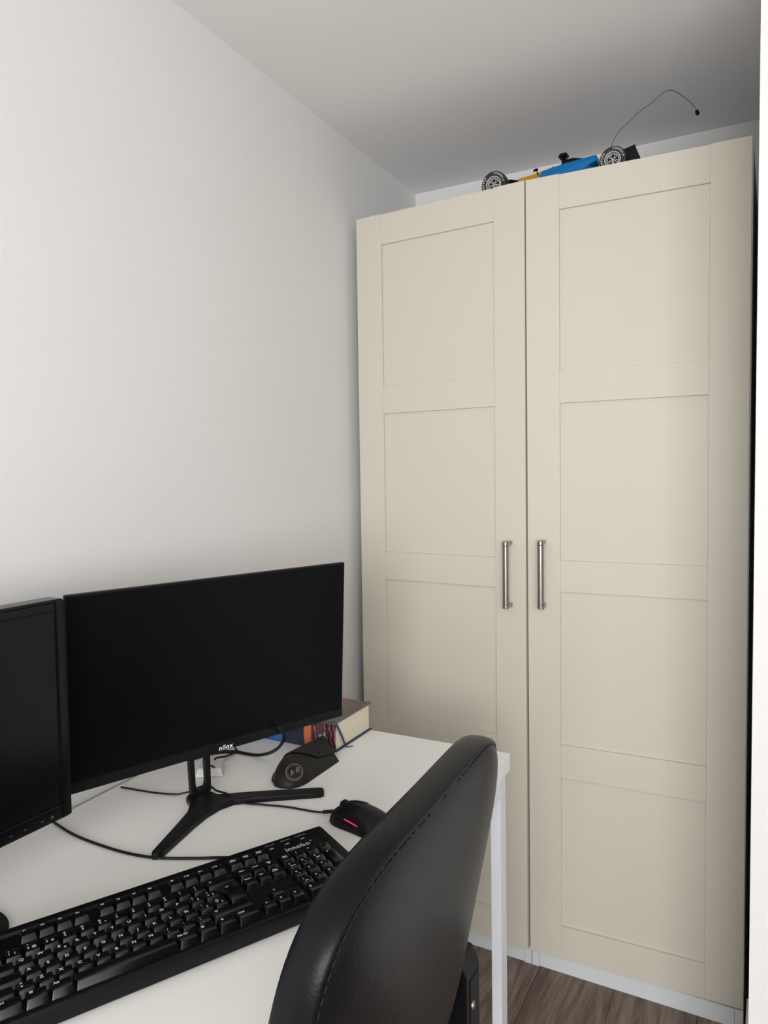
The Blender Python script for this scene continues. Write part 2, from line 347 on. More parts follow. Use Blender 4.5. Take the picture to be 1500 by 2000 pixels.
for i in range(48):
    t = 2 * math.pi * i / 48; c_, s_ = math.cos(t), math.sin(t); k = 2 / 2.6
    pts.append((.088 * abs(c_) ** k * (1 if c_ > 0 else -1), .142 * abs(s_) ** k * (1 if s_ > 0 else -1)))
add_prism(b, pts, 0, .007, .002, 2); obj('stand_base', b, M['bplastic'], m2)
b = B(); add_prism(b, rnd(-.03, 0, .03, .20, .004), -.010, .010, .002, 2, T(-.045, 0, .004) @ RZ(90) @ RX(90)); obj('neck', b, M['bplastic'], m2)

# ---------------------------------------------------------------- keyboard
kb = thing('keyboard', 'full-size black wired keyboard with white legends lying on the desk front', 'keyboard', (.4438, -.9132, DZ), 62.5)
# local: x along the length (0 at the right end, negative to the left), y negative towards the typist
u0 = -.4375; P_ = .0193
XL, XR, VB, VF = u0 - .012, .0125, 0.0, .1535
b = B()
prof = [(0, .010), (0, .0295), (.0025, .0312), (.012, .0310), (.0135, .0278), (.1475, .0217), (.149, .0232), (.153, .0238), (.1560, .0230), (.1585, .0140), (.1545, .0015), (.152, 0), (.03, 0), (.01, .004)]
t = bmesh.new(); ends = []
xs = [XL, XL + .0015, XL + .004, XR - .004, XR - .0015, XR]; ins = [.0022, .0007, 0, 0, .0007, .0022]
cy_, cz_ = .077, .016
for x, i in zip(xs, ins):
    ends.append([t.verts.new((x, -(v + (i if v < cy_ else -i)), z + (i if z < cz_ else -i) * .5)) for v, z in prof])
for a_, c_ in zip(ends, ends[1:]):
    for k in range(len(prof)): t.faces.new((a_[k], a_[(k + 1) % len(prof)], c_[(k + 1) % len(prof)], c_[k]))
t.faces.new(ends[0]); t.faces.new(ends[-1][::-1]); bmesh.ops.recalc_face_normals(t, faces=t.faces); merge(b, t)
DK = lambda v: .0278 - (v - .0135) * (.0060 / .1275)
# raised rims: ends and islands between the key blocks
def isl(x0, x1, v0, v1, up=.0028):
    a = math.atan(.0060 / .1275)
    add_box(b, (x0, -(v1 - v0), -.004), (x1, 0, up), .0008, 2, T(0, -v0, DK(v0)) @ Matrix.Rotation(a, 4, 'X'))
isl(XL + .001, u0 - .0012, .012, .1475, .0034); isl(-.0025, XR - .001, .012, .1475, .0034)
isl(u0 + 15.06 * P_, u0 + 15.2 * P_, .040, .1475, .002); isl(u0 + 18.28 * P_, u0 + 18.45 * P_, .040, .1475, .002)
isl(u0 + 18.28 * P_, -.003, .0135, .047, .003); isl(u0, u0 + 18.28 * P_, .0385, .0470, .0012)
isl(u0 + 15.2 * P_, u0 + 18.28 * P_, .0905, .1080, .002)
isl(u0 + 15.2 * P_, u0 + 16.22 * P_, .1090, .1275, .002); isl(u0 + 17.27 * P_, u0 + 18.28 * P_, .1090, .1275, .002)
for x in (XL + .05, XR - .05): add_box(b, (x - .014, -.022, 0), (x + .014, -.008, .012), .001)
kcase = obj('case', b, M['kcase'], kb)
# printed name and lock lamps on the case
a = math.degrees(math.atan(.0060 / .1275))
b = B(); add_text(b, 'innobo', .0130, T(-.0425, -.0345, DK(.0345) + .0033) @ RX(a), ext=.00005, space=1.05)
add_lathe(b, [(.0008, 0), (.0014, 0), (.0014, .0001), (.0008, .0001)], 12, T(-.0195, -.0305, DK(.0305) + .0033) @ RX(a))
obj('logo', b, M['legend'], kcase)
b = B()
for i, s in enumerate(('Num Lock', 'Caps Lock', 'Scroll Lock')): add_text(b, s, .0034, T(-.0745 + i * .0245, -.0100, .0313) @ RX(2), ext=.00004)
obj('lamp_lettering', b, M['grey'], kcase)
b = B()
for i in range(3): add_box(b, (-.079 + i * .0245, -.0205, DK(.0205) + .003), (-.073 + i * .0245, -.0190, DK(.019) + .0036))
obj('lamp', b, M['grey'], kcase)
ROWV = (.0272, .0600, .0796, .0991, .1186, .1379)
ROWH = (.0068, .0085, .0080, .0078, .0080, .0088)
keys = []
def keycap(col, row, w=1, h=1, legs=(), stuff=None):
    x0 = u0 + col * P_; x1 = x0 + w * P_; v = ROWV[row]; v0 = v - P_ / 2; v1 = v0 + h * P_
    g = .0006; base = DK(v) - .0015; H = ROWH[row] + .0015
    bm = stuff if stuff is not None else B(); t = bmesh.new()
    lo = [(x0 + g, v0 + g), (x1 - g, v0 + g), (x1 - g, v1 - g), (x0 + g, v1 - g)]
    tx, tb, tf = .0026, .0015, .0048
    m1 = [(x0 + tx, v0 + tb), (x1 - tx, v0 + tb), (x1 - tx, v1 - tf), (x0 + tx, v1 - tf)]
    A = [t.verts.new((x, -y, base)) for x, y in lo]
    C = [t.verts.new((x, -y, base + H - (0.0006 if i > 1 else 0))) for i, (x, y) in enumerate(m1)]
    t.faces.new(A)
    top = t.faces.new(C[::-1])
    for i in range(4): t.faces.new((A[i], A[(i + 1) % 4], C[(i + 1) % 4], C[i]))
    bmesh.ops.recalc_face_normals(t, faces=t.faces)
    bmesh.ops.bevel(t, geom=[e for e in t.edges if max(v_.co.z for v_ in e.verts) > base + .001], offset=.0008, segments=2, affect='EDGES', profile=.5)
    merge(bm, t)
    for s, dx, dv, sz in legs:
        add_text(bm, s, sz, T((x0 + tx + .0030 + dx), -(v0 + tb + .0030 + dv), base + H + .00006 - dv * .04) @ RX(0), mi=1, ext=.00003, bold=.00011)
    if stuff is None:
        keys.append(obj('keycap', bm, [M['key'], M['legend']], kb, smooth=30))
L1 = lambda s: ((s, .0003, 0, .0062),)
L2 = lambda a_, b_: ((a_, 0, -.0008, .0047), (b_, 0, .0040, .0047))
L3 = lambda a_, b_, c_: L2(a_, b_) + ((c_, .0058, .0040, .0047),)
LS = lambda s: tuple((q, .0020, i * .0028 - .0010, .0031) for i, q in enumerate(s.split('|')))
LM = lambda s: ((s, .0018, 0, .0048),)
keycap(0, 0, legs=LM('Esc'))
for i in range(12): keycap(2 + i + .5 * (i // 4), 0, legs=((('F%d' % (i + 1)), .0010, 0, .0042),))
for i, s in enumerate(('Print|Screen', 'Scroll|Lock', 'Pause|Break')): keycap(15.25 + i, 0, legs=LS(s))
for i, (a_, c_) in enumerate((('ª', 'º'), ('!', '1'), ('"', '2'), ('·', '3'), ('$', '4'), ('%', '5'), ('&', '6'), ('/', '7'), ('(', '8'), (')', '9'), ('=', '0'), ('?', "'"), ('¿', '¡'))):
    keycap(i, 1, legs=L3(a_, c_, {1: '|', 2: '@', 3: '#', 6: '¬'}[i]) if i in (1, 2, 3, 6) else L2(a_, c_))
keycap(13, 1, 2, legs=LM('←'))
keycap(0, 2, 1.5, legs=LM('Tab'))
for i, s in enumerate('QWERTYUIOP'): keycap(1.5 + i, 2, legs=L1(s) + (((('€'), .0060, .0040, .0042),) if s == 'E' else ()))
keycap(11.5, 2, legs=L3('^', '`', '[')); keycap(12.5, 2, legs=L3('*', '+', ']'))
keycap(13.75, 2, 1.25, 2, legs=LM('↵'))
keycap(0, 3, 1.75, legs=LM('Caps'))
for i, s in enumerate('ASDFGHJKLÑ'): keycap(1.75 + i, 3, legs=L1(s))
keycap(11.75, 3, legs=L3('¨', '´', '{')); keycap(12.75, 3, legs=L1('Ç') + (('}', .0060, .0040, .0042),))
keycap(0, 4, 1.25, legs=LM('⇧')); keycap(1.25, 4, legs=L2('>', '<'))
for i, s in enumerate('ZXCVBNM'): keycap(2.25 + i, 4, legs=L1(s))
keycap(9.25, 4, legs=L2(';', ',')); keycap(10.25, 4, legs=L2(':', '.')); keycap(11.25, 4, legs=L2('_', '-')); keycap(12.25, 4, 2.75, legs=LM('⇧'))
for c, w, s in ((0, 1.5, 'Ctrl'), (1.5, 1.25, '⊞'), (2.75, 1.25, 'Alt'), (4, 5.75, ''), (9.75, 1.25, 'Alt Gr'), (11, 1.25, '⊞'), (12.25, 1.25, '≣'), (13.5, 1.5, 'Ctrl')): keycap(c, 5, w, legs=LM(s) if s else ())
for i, s in enumerate(('Insert', 'Home', 'Page|Up')): keycap(15.25 + i, 1, legs=LS(s))
for i, s in enumerate(('Delete', 'End', 'Page|Down')): keycap(15.25 + i, 2, legs=LS(s))
keycap(16.25, 4, legs=LM('↑'))
for i, s in enumerate('←↓→'): keycap(15.25 + i, 5, legs=LM(s))
keycap(18.5, 1, legs=LS('Num|Lock'))
for i, s in enumerate('/*-'): keycap(19.5 + i, 1, legs=L1(s))
for i, (s, q) in enumerate((('7', 'Home'), ('8', '↑'), ('9', 'PgUp'))): keycap(18.5 + i, 2, legs=((s, 0, -.0005, .0046), (q, .0030, .0042, .0027)))
keycap(21.5, 2, 1, 2, legs=L1('+'))
for i, (s, q) in enumerate((('4', '←'), ('5', ''), ('6', '→'))): keycap(18.5 + i, 3, legs=((s, 0, -.0005, .0046),) + (((q, .0030, .0042, .0027),) if q else ()))
for i, (s, q) in enumerate((('1', 'End'), ('2', '↓'))): keycap(18.5 + i, 4, legs=((s, 0, -.0005, .0046), (q, .0030, .0042, .0027)))
st_ = B(); keycap(20.5, 4, legs=L1('3'), stuff=st_); keycap(21.5, 4, 1, 2, legs=LM('Enter'), stuff=st_); keycap(18.5, 5, 2, legs=L1('0'), stuff=st_); keycap(20.5, 5, legs=L1('.'), stuff=st_)
o = obj('keycap', st_, [M['key'], M['legend']], kb, smooth=30); o['kind'] = 'stuff'
b = B()
wp = lambda P: [(x, y, z) for x, y, z in P]
kinv = (Matrix.Translation((.4438, -.9132, DZ)) @ RZ(62.5)).inverted()
cpts = [(.392, -1.012, .752), (.372, -.992, .7485), (.345, -1.000, .7478), (.309, -1.020, .7478), (.255, -1.045, .7478), (.201, -1.055, .7478), (.136, -1.056, .7478), (.084, -1.052, .7478), (.025, -1.040, .7478)]
add_tube(b, [kinv @ Vector(p) for p in cpts], .0021, 8); obj('cable', b, M['cable'], kb)

# ---------------------------------------------------------------- mouse
ms = thing('computer_mouse', 'black wired mouse with a red light strip beside the chair back', 'mouse', (.478, -.823, DZ), -8)
# local: x = nose (-) to palm (+), length .12
b = B(); t = bmesh.new(); NL, NS = 20, 22; rings = []
for i in range(NL + 1):
    q = i / NL; x = -.060 + .120 * q
    hw = .0335 * (1 - abs(2 * q - 1) ** 3.2) ** .45 * (1 - .10 * math.sin(math.pi * min(1, max(0, (q - .15) / .6)))) * (.90 + .10 * q) + .0006
    hh = (.010 + .022 * math.sin(math.pi * min(1, (q * .93 + .02)) ** .85)) * (1 - abs(2 * q - 1) ** 5) ** .5 + .0008
    rings.append([t.verts.new((x, hw * math.copysign(abs(math.cos(a_)) ** .75, math.cos(a_)) * (1 - .12 * math.sin(a_)), .0015 + hh * math.sin(a_) ** .85 if math.sin(a_) > 1e-6 else .0015)) for a_ in [math.pi * k / NS for k in range(NS + 1)]])
for a_, c_ in zip(rings, rings[1:]):
    for k in range(NS): t.faces.new((a_[k], a_[k + 1], c_[k + 1], c_[k]))
    t.faces.new((a_[NS], a_[0], c_[0], c_[NS]))
t.faces.new(rings[0]); t.faces.new(rings[-1][::-1]); bmesh.ops.recalc_face_normals(t, faces=t.faces)
tree = BVHTree.FromBMesh(t); merge(b, t)
obj('body', b, M['mouse'], ms, smooth=50)
def side(x, z, out=.0006):
    h, n, i, d_ = tree.ray_cast(Vector((x, -.08, z)), Vector((0, 1, 0))); return (h + n * out) if h else Vector((x, -.033, z))
def topp(x, y, out=.0006):
    h, n, i, d_ = tree.ray_cast(Vector((x, y, .1)), Vector((0, 0, -1))); return (h + n * out) if h else Vector((x, y, .03))
b = B(); add_tube(b, [side(-.016 + k * .0055, .0170 - k * .0006, .0001) for k in range(6)], .0010, 8, flat=.7); obj('light_strip', b, M['led'], ms)
b = B(); add_tube(b, [side(-.036 + k * .0095, .0135 - k * .0008, -.0001) for k in range(7)], .0008, 8); obj('side_groove', b, M['gloss'], ms)
b = B(); p = topp(-.034, 0); add_lathe(b, [(0, -.0042), (.008, -.0042), (.0105, -.0025), (.0105, .0025), (.008, .0042), (0, .0042)], 24, T(p.x, 0, p.z - .0060) @ RX(90)); obj('scroll_wheel', b, M['bplastic'], ms)
for s in (-1, 1):
    t = bmesh.new(); g = [[t.verts.new(topp(-.050 + .048 * i / 10, s * (.0055 + .014 * j / 5), .0012)) for j in range(6)] for i in range(11)]
    for i in range(10):
        for j in range(5): t.faces.new((g[i][j], g[i + 1][j], g[i + 1][j + 1], g[i][j + 1]))
    bmesh.ops.recalc_face_normals(t, faces=t.faces)
    bmesh.ops.solidify(t, geom=t.faces[:], thickness=.0012)
    b = B(); merge(b, t); obj('mouse_button', b, M['mouse'], ms, smooth=60)
b = B(); minv = (Matrix.Translation((.478, -.823, DZ)) @ RZ(-8)).inverted()
add_tube(b, [minv @ Vector(p) for p in ((.425, -.816, .7545), (.414, -.8185, .7525), (.402, -.820, .7500))], .0030, 10)
cp = [(.414, -.8185, .7525), (.395, -.821, .7485), (.365, -.824, .7475), (.334, -.828, .7475), (.290, -.840, .7475), (.262, -.848, .7475), (.243, -.851, .7520), (.224, -.850, .7570), (.200, -.849, .7572), (.181, -.842, .7575), (.165, -.8455, .7570), (.150, -.858, .750), (.135, -.872, .7475), (.119, -.880, .7475), (.085, -.889, .7475), (.020, -.898, .7475)]
add_tube(b, [minv @ Vector(p) for p in cp], .0017, 8); obj('cable', b, M['cable'], ms)

# ---------------------------------------------------------------- monitor power lead and adapter
b = B()
add_tube(b, [(.272, -.760, .850), (.262, -.733, .826), (.249, -.723, .806), (.225, -.709, .785), (.190, -.690, .764), (.155, -.679, .7505), (.125, -.678, .7478), (.101, -.679, .7478), (.078, -.690, .7478), (.060, -.710, .7478), (.045, -.75, .7478)], .0031, 10)
tag(obj('power_cable', b, M['cable'], None), 'thick black cable looping from behind the wide monitor onto the desk', 'cable')
ad = thing('power_adapter', 'small white plug adapter lying behind the neck of the wide monitor', 'adapter', (.118, -.772, DZ), 32)
b = B(); add_prism(b, [(-.027, -.024), (.027, -.024), (.024, .026), (-.024, .026)], 0, .015, .003, 2, None, 0, [(-.022, -.017), (.022, -.017), (.020, .022), (-.020, .022)]); obj('body', b, M['adap'], ad)
b = B()
for i, (x, y, w) in enumerate(((.006, -.010, .010), (.006, -.004, .008), (.007, .004, .003), (-.012, -.004, .004), (.005, .012, .004))): add_box(b, (x - w / 2, y - .0005, .0148), (x + w / 2, y + .0005, .01515))
l = obj('printed_marks', b, M['grey'], ad); l['label'] = 'small grey printed marks'
b = B(); add_tube(b, [(.002, .028, .010), (.004, .04, .011), (.02, .06, .006), (.035, .09, .003), (.03, .11, .0028)], .002, 8); obj('cable', b, M['cable'], ad)
b = B()
add_tube(b, [(.155, -.802, .772), (.128, -.800, .778), (.098, -.752, .775), (.072, -.712, .768), (.050, -.705, .760), (.03, -.72, .7475), (.02, -.76, .7473)], .0016, 8)
tag(obj('signal_cable', b, M['cable'], None), 'thin black cable passing over the white adapter behind the neck', 'cable')

# ---------------------------------------------------------------- book
bk = thing('hardback_book', 'thick hardback book with fiery jacket and navy boards lying flat', 'book', (.2815, -.592, DZ), 0)
BWd, BLn, BH = .238, .150, .0595         # spine length along -x, width along +y, thickness
jack = cover_mat('jacket_top_print', [(0, (.10, .02, .02)), (.35, (.55, .16, .06)), (.66, (.62, .20, .08)), (.72, (.34, .08, .06)), (.78, (.12, .075, .05)), (.88, (.13, .10, .08)), (.96, (.05, .045, .05)), (1, (.12, .11, .12))], 0, -BWd, 0, (70, (.22, .15, .11), .72, 0), .20)
spine = cover_mat('jacket_spine_print', [(0, (.015, .03, .09)), (.34, (.03, .12, .36)), (.44, (.035, .14, .40)), (.455, (.012, .022, .05)), (.68, (.016, .026, .05)), (.695, (.70, .17, .07)), (.755, (.62, .14, .06)), (.765, (.045, .03, .06)), (1, (.028, .012, .03))], 0, -BWd, 0, (38, (.40, .11, .06), .78, 12), .02)
b = B(); add_box(b, (-BWd, .004, .0), (0, BLn, .0025), .0006, 1); obj('bottom_board', b, M['navy'], bk)
b = B(); add_box(b, (-BWd + .004, .006, .0025), (-.0045, BLn - .005, BH - .0025), .0008, 1); obj('page_block', b, M['pages'], bk)
b = B(); add_box(b, (-BWd, .001, BH - .0025), (0, BLn + .001, BH), .0008, 2); tb = obj('top_cover', b, jack, bk)
b = B()
for k in range(3): add_box(b, (-.030, .022 + k * .011, BH + .0001), (-.022 + .003 * (k % 2), .0275 + k * .011, BH + .0003))
l = obj('title_mark', b, M['legend'], tb); l['label'] = 'small white printed marks'
b = B(); prof = []
for i in range(9): q = i / 8; prof.append((.005 - .0055 * math.sin(math.pi * q) ** .6, BH * q))
pts = prof + [(p[0] + .0022, p[1]) for p in prof[::-1]]
add_prism(b, pts, -BWd, 0, 0, 1, Matrix(((0, 0, 1, 0), (1, 0, 0, 0), (0, 1, 0, 0), (0, 0, 0, 1)))); sp_ = obj('spine', b, spine, bk, smooth=60)
b = B(); add_text(b, 'NOVA', .0092, T(-.0255, -.0007, BH * .42) @ RX(90) @ RZ(-90), ext=.00008, bold=.0001); obj('publisher_name', b, M['white'], sp_)
b = B(); add_lathe(b, [(0, 0), (.0032, 0), (.0032, .0002), (0, .0002)], 20, T(-.0345, -.0006, BH * .50) @ RX(90))
for k in range(8):
    a_ = k * math.pi / 4; add_box(b, (-.0007, .0032, 0), (.0007, .0046, .0002), 0, 1, T(-.0345, -.0006, BH * .50) @ RX(90) @ Matrix.Rotation(a_, 4, 'Z'))
obj('publisher_emblem', b, mat('pale_blue_print', (.25, .55, .72), .5), sp_)
b = B(); t = bmesh.new()
rp = [(-.005, .007, BH - .0035), (-.0025, .0101, .0553), (-.0022, .0173, .0434), (-.0010, .0231, .0322), (.0004, .0307, .016), (.0022, .0355, .0030), (.0050, .0385, .0012), (.0095, .0440, .0009), (.0120, .0475, .0009)]
rp = smooth_pts(rp, 4); pr = None
for i, p in enumerate(rp):
    w_ = Vector((0, .0024, .0010)) if i < 20 else Vector((-.0010, .0022, 0)); c_ = (t.verts.new(p - w_), t.verts.new(p + w_), t.verts.new(p + w_ + Vector((.0005, 0, .0002))), t.verts.new(p - w_ + Vector((.0005, 0, .0002))))
    if pr:
        for k in range(4): t.faces.new((pr[k], pr[(k + 1) % 4], c_[(k + 1) % 4], c_[k]))
    pr = c_
bmesh.ops.recalc_face_normals(t, faces=t.faces); merge(b, t); obj('ribbon_bookmark', b, M['navy'], bk)

# ---------------------------------------------------------------- glasses case
gc = thing('glasses_case', 'black folded leather glasses case with a round gold emblem', 'case', (.272, -.695, DZ), 0)
t = bmesh.new(); NT, NC = 28, 28; rings = []
for i in range(NT + 1):
    q = i / NT; y = .072 - .148 * q; e = max(0, (q - .62) / .38)
    cap = (1 - e ** 2.4) ** .5
    xl = -.040 * (1 - .15 * q) * cap ** .8 + (.012 - .004) * e; xr = .036 * cap ** .9 + .004 * e + .002
    hgt = (.0435 - .012 * q) * cap ** .8 + .001
    px = .002 - .020 * min(1, q * 1.6) + .012 * e         # where the ridge stands
    rr = []
    for k in range(NC + 1):
        s = k / NC; m_ = min(1, q * 1.6) ** 1.0; s2 = abs(2 * s - 1)
        tri = 1 - s2; dome = (1 - s2 ** 2.3) ** .62
        zz = hgt * ((1 - m_ * .75) * tri + m_ * .75 * dome)
        x = (xl + (px - xl) * (2 * s)) if s < .5 else (px + (xr - px) * (2 * s - 1))
        rr.append(t.verts.new((x, y, zz + .0006)))
    rings.append(rr)
for a_, c_ in zip(rings, rings[1:]):
    for k in range(NC): t.faces.new((a_[k], a_[k + 1], c_[k + 1], c_[k]))
    t.faces.new((a_[NC], a_[0], c_[0], c_[NC]))
t.faces.new(rings[0]); t.faces.new(rings[-1][::-1]); bmesh.ops.recalc_face_normals(t, faces=t.faces)
ctree = BVHTree.FromBMesh(t); b = B(); merge(b, t); obj('pouch', b, M['case'], gc, smooth=40)
# flap: a sheet draped over the rear half with an S-shaped free edge
def surf(s, q, out):      # s across 0 left .. 1 right, q along 0 rear .. 1 front
    i = q * NT; i0 = min(NT - 1, int(i)); f_ = i - i0; k = s * NC; k0 = min(NC - 1, int(k)); g_ = k - k0
    V = lambda a_, c_: SURF[a_][c_]
    p = (V(i0, k0) * (1 - f_) + V(i0 + 1, k0) * f_) * (1 - g_) + (V(i0, k0 + 1) * (1 - f_) + V(i0 + 1, k0 + 1) * f_) * g_
    du = V(i0, k0 + 1) - V(i0, k0); dv = V(i0 + 1, k0) - V(i0, k0); n = dv.cross(du)
    if n.length < 1e-9: n = Vector((0, 0, 1))
    n.normalize()
    if n.z < 0: n = -n
    return p + n * out
SURF = []
for i in range(NT + 1):
    q = i / NT; y = .072 - .148 * q; e = max(0, (q - .62) / .38); cap = (1 - e ** 2.4) ** .5
    xl = -.040 * (1 - .15 * q) * cap ** .8 + .008 * e; xr = .036 * cap ** .9 + .004 * e + .002; hgt = (.0435 - .012 * q) * cap ** .8 + .001
    px = .002 - .020 * min(1, q * 1.6) + .012 * e; rr = []
    for k in range(NC + 1):
        s = k / NC; m_ = min(1, q * 1.6); s2 = abs(2 * s - 1); zz = hgt * ((1 - m_ * .75) * (1 - s2) + m_ * .75 * (1 - s2 ** 2.3) ** .62)
        x = (xl + (px - xl) * (2 * s)) if s < .5 else (px + (xr - px) * (2 * s - 1)); rr.append(Vector((x, y, zz + .0006)))
    SURF.append(rr)
edge = lambda s: .60 - .02 * s + .14 * math.sin((s - .12) * 5.4) * (1 if s > .12 else .3)
def flapedge(s): return max(.03, (.60 if s < .45 else .60 - (s - .45) * .72) if s < .80 else .348 - ((s - .80) / .045) ** 2 * .30)
t = bmesh.new(); g = []
for i in range(13):
    row = []
    for k in range(25):
        s = .03 + .815 * k / 24; q = .004 + (flapedge(s) - .004) * i / 12; row.append(t.verts.new(surf(s, q, .0026)))
    g.append(row)
for i in range(12):
    for k in range(24): t.faces.new((g[i][k], g[i][k + 1], g[i + 1][k + 1], g[i + 1][k]))
bmesh.ops.recalc_face_normals(t, faces=t.faces); bmesh.ops.solidify(t, geom=t.faces[:], thickness=.0012)
b = B(); merge(b, t); fl = obj('flap', b, M['case'], gc, smooth=50)
b = B(); p = surf(.745, .27, .002); add_lathe(b, [(0, 0), (.003, 0), (.0026, .0012), (0, .0016)], 16, T(*p) @ RY(45)); obj('snap', b, M['gloss'], fl)
b = B()
add_tube(b, [surf(.035, .58 + .40 * k / 8, .0006) + Vector((-.0012, 0, -.001)) for k in range(9)], .0016, 8); obj('lining_edge', b, M['redfelt'], gc)
# emblem: ring, beaded ring and script letters wrapped onto the surface
VD = Vector((-.50, .72, -.48)).normalized(); eX = VD.cross(Vector((0, 0, 1))).normalized(); eY = eX.cross(VD); EC = Vector((.012, -.040, .0163))
def emb(bm_local, out=.0004):
    bad = []
    for v in bm_local.verts:
        o3 = EC + eX * v.co.x + eY * v.co.y; h, n, i_, d_ = ctree.ray_cast(o3 - VD * .06, VD)
        if h is None: bad.append(v)
        else: v.co = h + n * out
    bmesh.ops.delete(bm_local, geom=bad, context='VERTS'); return bm_local
rot = RZ(28)
b = B()
def ring(r0, r1, n=56):
    t = bmesh.new(); a_ = [t.verts.new((r0 * math.cos(2 * math.pi * i / n), r0 * math.sin(2 * math.pi * i / n), 0)) for i in range(n)]
    c_ = [t.verts.new((r1 * math.cos(2 * math.pi * i / n), r1 * math.sin(2 * math.pi * i / n), 0)) for i in range(n)]
    for i in range(n): t.faces.new((a_[i], a_[(i + 1) % n], c_[(i + 1) % n], c_[i]))
    return t
merge(b, emb(ring(.0148, .0156)))
merge(b, emb(ring(.0118, .0121)))
for i in range(30):
    a_ = 2 * math.pi * i / 30; t = bmesh.new(); bmesh.ops.create_circle(t, cap_ends=True, segments=6, radius=.0005, matrix=T(.0134 * math.cos(a_), .0134 * math.sin(a_), 0)); merge(b, emb(t))
me = text_mesh('R·B', .0125, shear=.35); t = bmesh.new(); t.from_mesh(me); bmesh.ops.transform(t, matrix=rot, verts=t.verts); bmesh.ops.subdivide_edges(t, edges=t.edges[:], cuts=1); merge(b, emb(t))
obj('emblem', b, M['gold'], gc, smooth=0)

# ---------------------------------------------------------------- toy racing car on top of the wardrobes
car = thing('toy_racing_car', 'blue and orange remote-controlled toy racing car on top of the wardrobes', 'toy car', (.545, .128, 2.0125), 0)
# local: x nose (-) to tail (+), y side (near side negative), z from the wardrobe top
XF, XB, RF, RR_ = -.151, .150, .0345, .0325
def wheel(x, y, r, w, s):
    """s = -1 near side (outer face towards -y)"""
    mx = T(x, y, r) @ RX(90 if s < 0 else -90)       # z of the lathe points outwards
    b = B(); hw = w / 2
    add_lathe(b, [(r * .60, -hw), (r * .93, -hw), (r * .985, -hw + .003), (r, -hw + .007), (r, hw - .007), (r * .985, hw - .003), (r * .94, hw), (r * .80, hw + .0012), (r * .60, hw - .0004), (r * .58, hw - .004)], 48, mx)
    ty = obj('tyre', b, M['rubber'], car)
    for word, a0 in (('FORMULA', 48), ('RACERS', 172)):
        b = B(); n = len(word)
        for k, ch_ in enumerate(word):
            a_ = a0 + (n - 1) * 6.2 - k * 12.4
            add_text(b, ch_, r * .20, mx @ Matrix.Rotation(R(a_), 4, 'Z') @ T(r * .795, 0, hw + .0013) @ RZ(-90), ext=.0001, bold=.0001)
        obj('lettering', b, M['legend'], ty)
    b = B()
    add_lathe(b, [(r * .50, hw - .010), (r * .50, hw - .002), (r * .53, hw + .0006), (r * .60, hw + .0006), (r * .60, hw - .004)], 48, mx)
    add_lathe(b, [(r * .40, hw - .010), (r * .40, hw - .004), (r * .47, hw - .004), (r * .47, hw - .010)], 40, mx)
    for k in range(10):
        a_ = 36 * k + (6 if k % 2 else -6) * 1.0
        add_box(b, (r * .08, -r * .030, hw - .007), (r * .46, r * .030, hw - .004), .0003, 1, mx @ Matrix.Rotation(R(a_), 4, 'Z'))
    add_lathe(b, [(0, hw - .001), (r * .07, hw - .0015), (r * .13, hw - .004), (r * .13, hw - .008)], 20, mx)
    rim = obj('rim', b, M['chrome'], car)
    b = B(); add_lathe(b, [(0, hw - .009), (r * .58, hw - .009), (r * .58, -hw + .002), (0, -hw + .002)], 32, mx); obj('wheel_disc', b, M['gloss'], rim)
for s in (-1, 1):
    wheel(XF, s * .060, RF, .030, s); wheel(XB, s * .058, RR_, .036, s)
def loft(sections, nseg=1, mi=0, bm=None):
    """sections: (x, half width, z0, z1, top half width)"""
    t = bmesh.new(); rg = []
    for x, hw, z0, z1, tw in sections:
        rg.append([t.verts.new(p) for p in ((x, -hw, z0), (x, -hw, z0 + (z1 - z0) * .6), (x, -tw, z1), (x, tw, z1), (x, hw, z0 + (z1 - z0) * .6), (x, hw, z0))])
    for a_, c_ in zip(rg, rg[1:]):
        for k in range(6): t.faces.new((a_[k], a_[(k + 1) % 6], c_[(k + 1) % 6], c_[k]))
    t.faces.new(rg[0]); t.faces.new(rg[-1][::-1]); bmesh.ops.recalc_face_normals(t, faces=t.faces)
    bmesh.ops.bevel(t, geom=t.edges[:], offset=.0009, segments=2, affect='EDGES'); bm = bm or B(); merge(bm, t, None, mi); return bm
obj('nose_cone', loft([(-.205, .010, .010, .026, .006), (-.150, .016, .012, .044, .010), (-.122, .019, .012, .0545, .012), (-.100, .021, .012, .0600, .013), (-.060, .026, .012, .0620, .016), (-.036, .028, .012, .0650, .018)]), M['orange'], car)
obj('body_shell', loft([(-.040, .030, .010, .052, .020), (-.022, .034, .010, .0585, .022), (.012, .040, .010, .0625, .024), (.060, .040, .010, .0630, .020), (.105, .026, .010, .048, .014), (.165, .016, .010, .042, .010)]), M['blue'], car)
for s in (-1, 1):
    b = loft([(-.034, .017, .008, .038, .012), (-.026, .022, .008, .0465, .017), (.030, .024, .008, .0525, .018), (.070, .023, .024, .0555, .017), (.106, .020, .0425, .0580, .016), (.109, .018, .0440, .0580, .014)])
    bmesh.ops.transform(b, matrix=T(0, s * .046, 0), verts=b.verts); obj('sidepod', b, M['blue'], car)
    b = loft([(.020, .021, .008, .036, .020), (.085, .020, .008, .036, .019), (.100, .012, .008, .034, .010)])
    bmesh.ops.transform(b, matrix=T(0, s * .046, 0), verts=b.verts); obj('floor_step', b, mat('dark_blue_plastic', (.006, .085, .22), .35), car)
b = B(); add_box(b, (-.050, -.034, .018), (-.044, .034, .0545), .001, 1, T(0, 0, 0) @ Matrix.Shear('XZ', 4, (.9, 0)) @ T(-.045, 0, 0)); obj('windscreen_strip', b, M['gloss'], car)
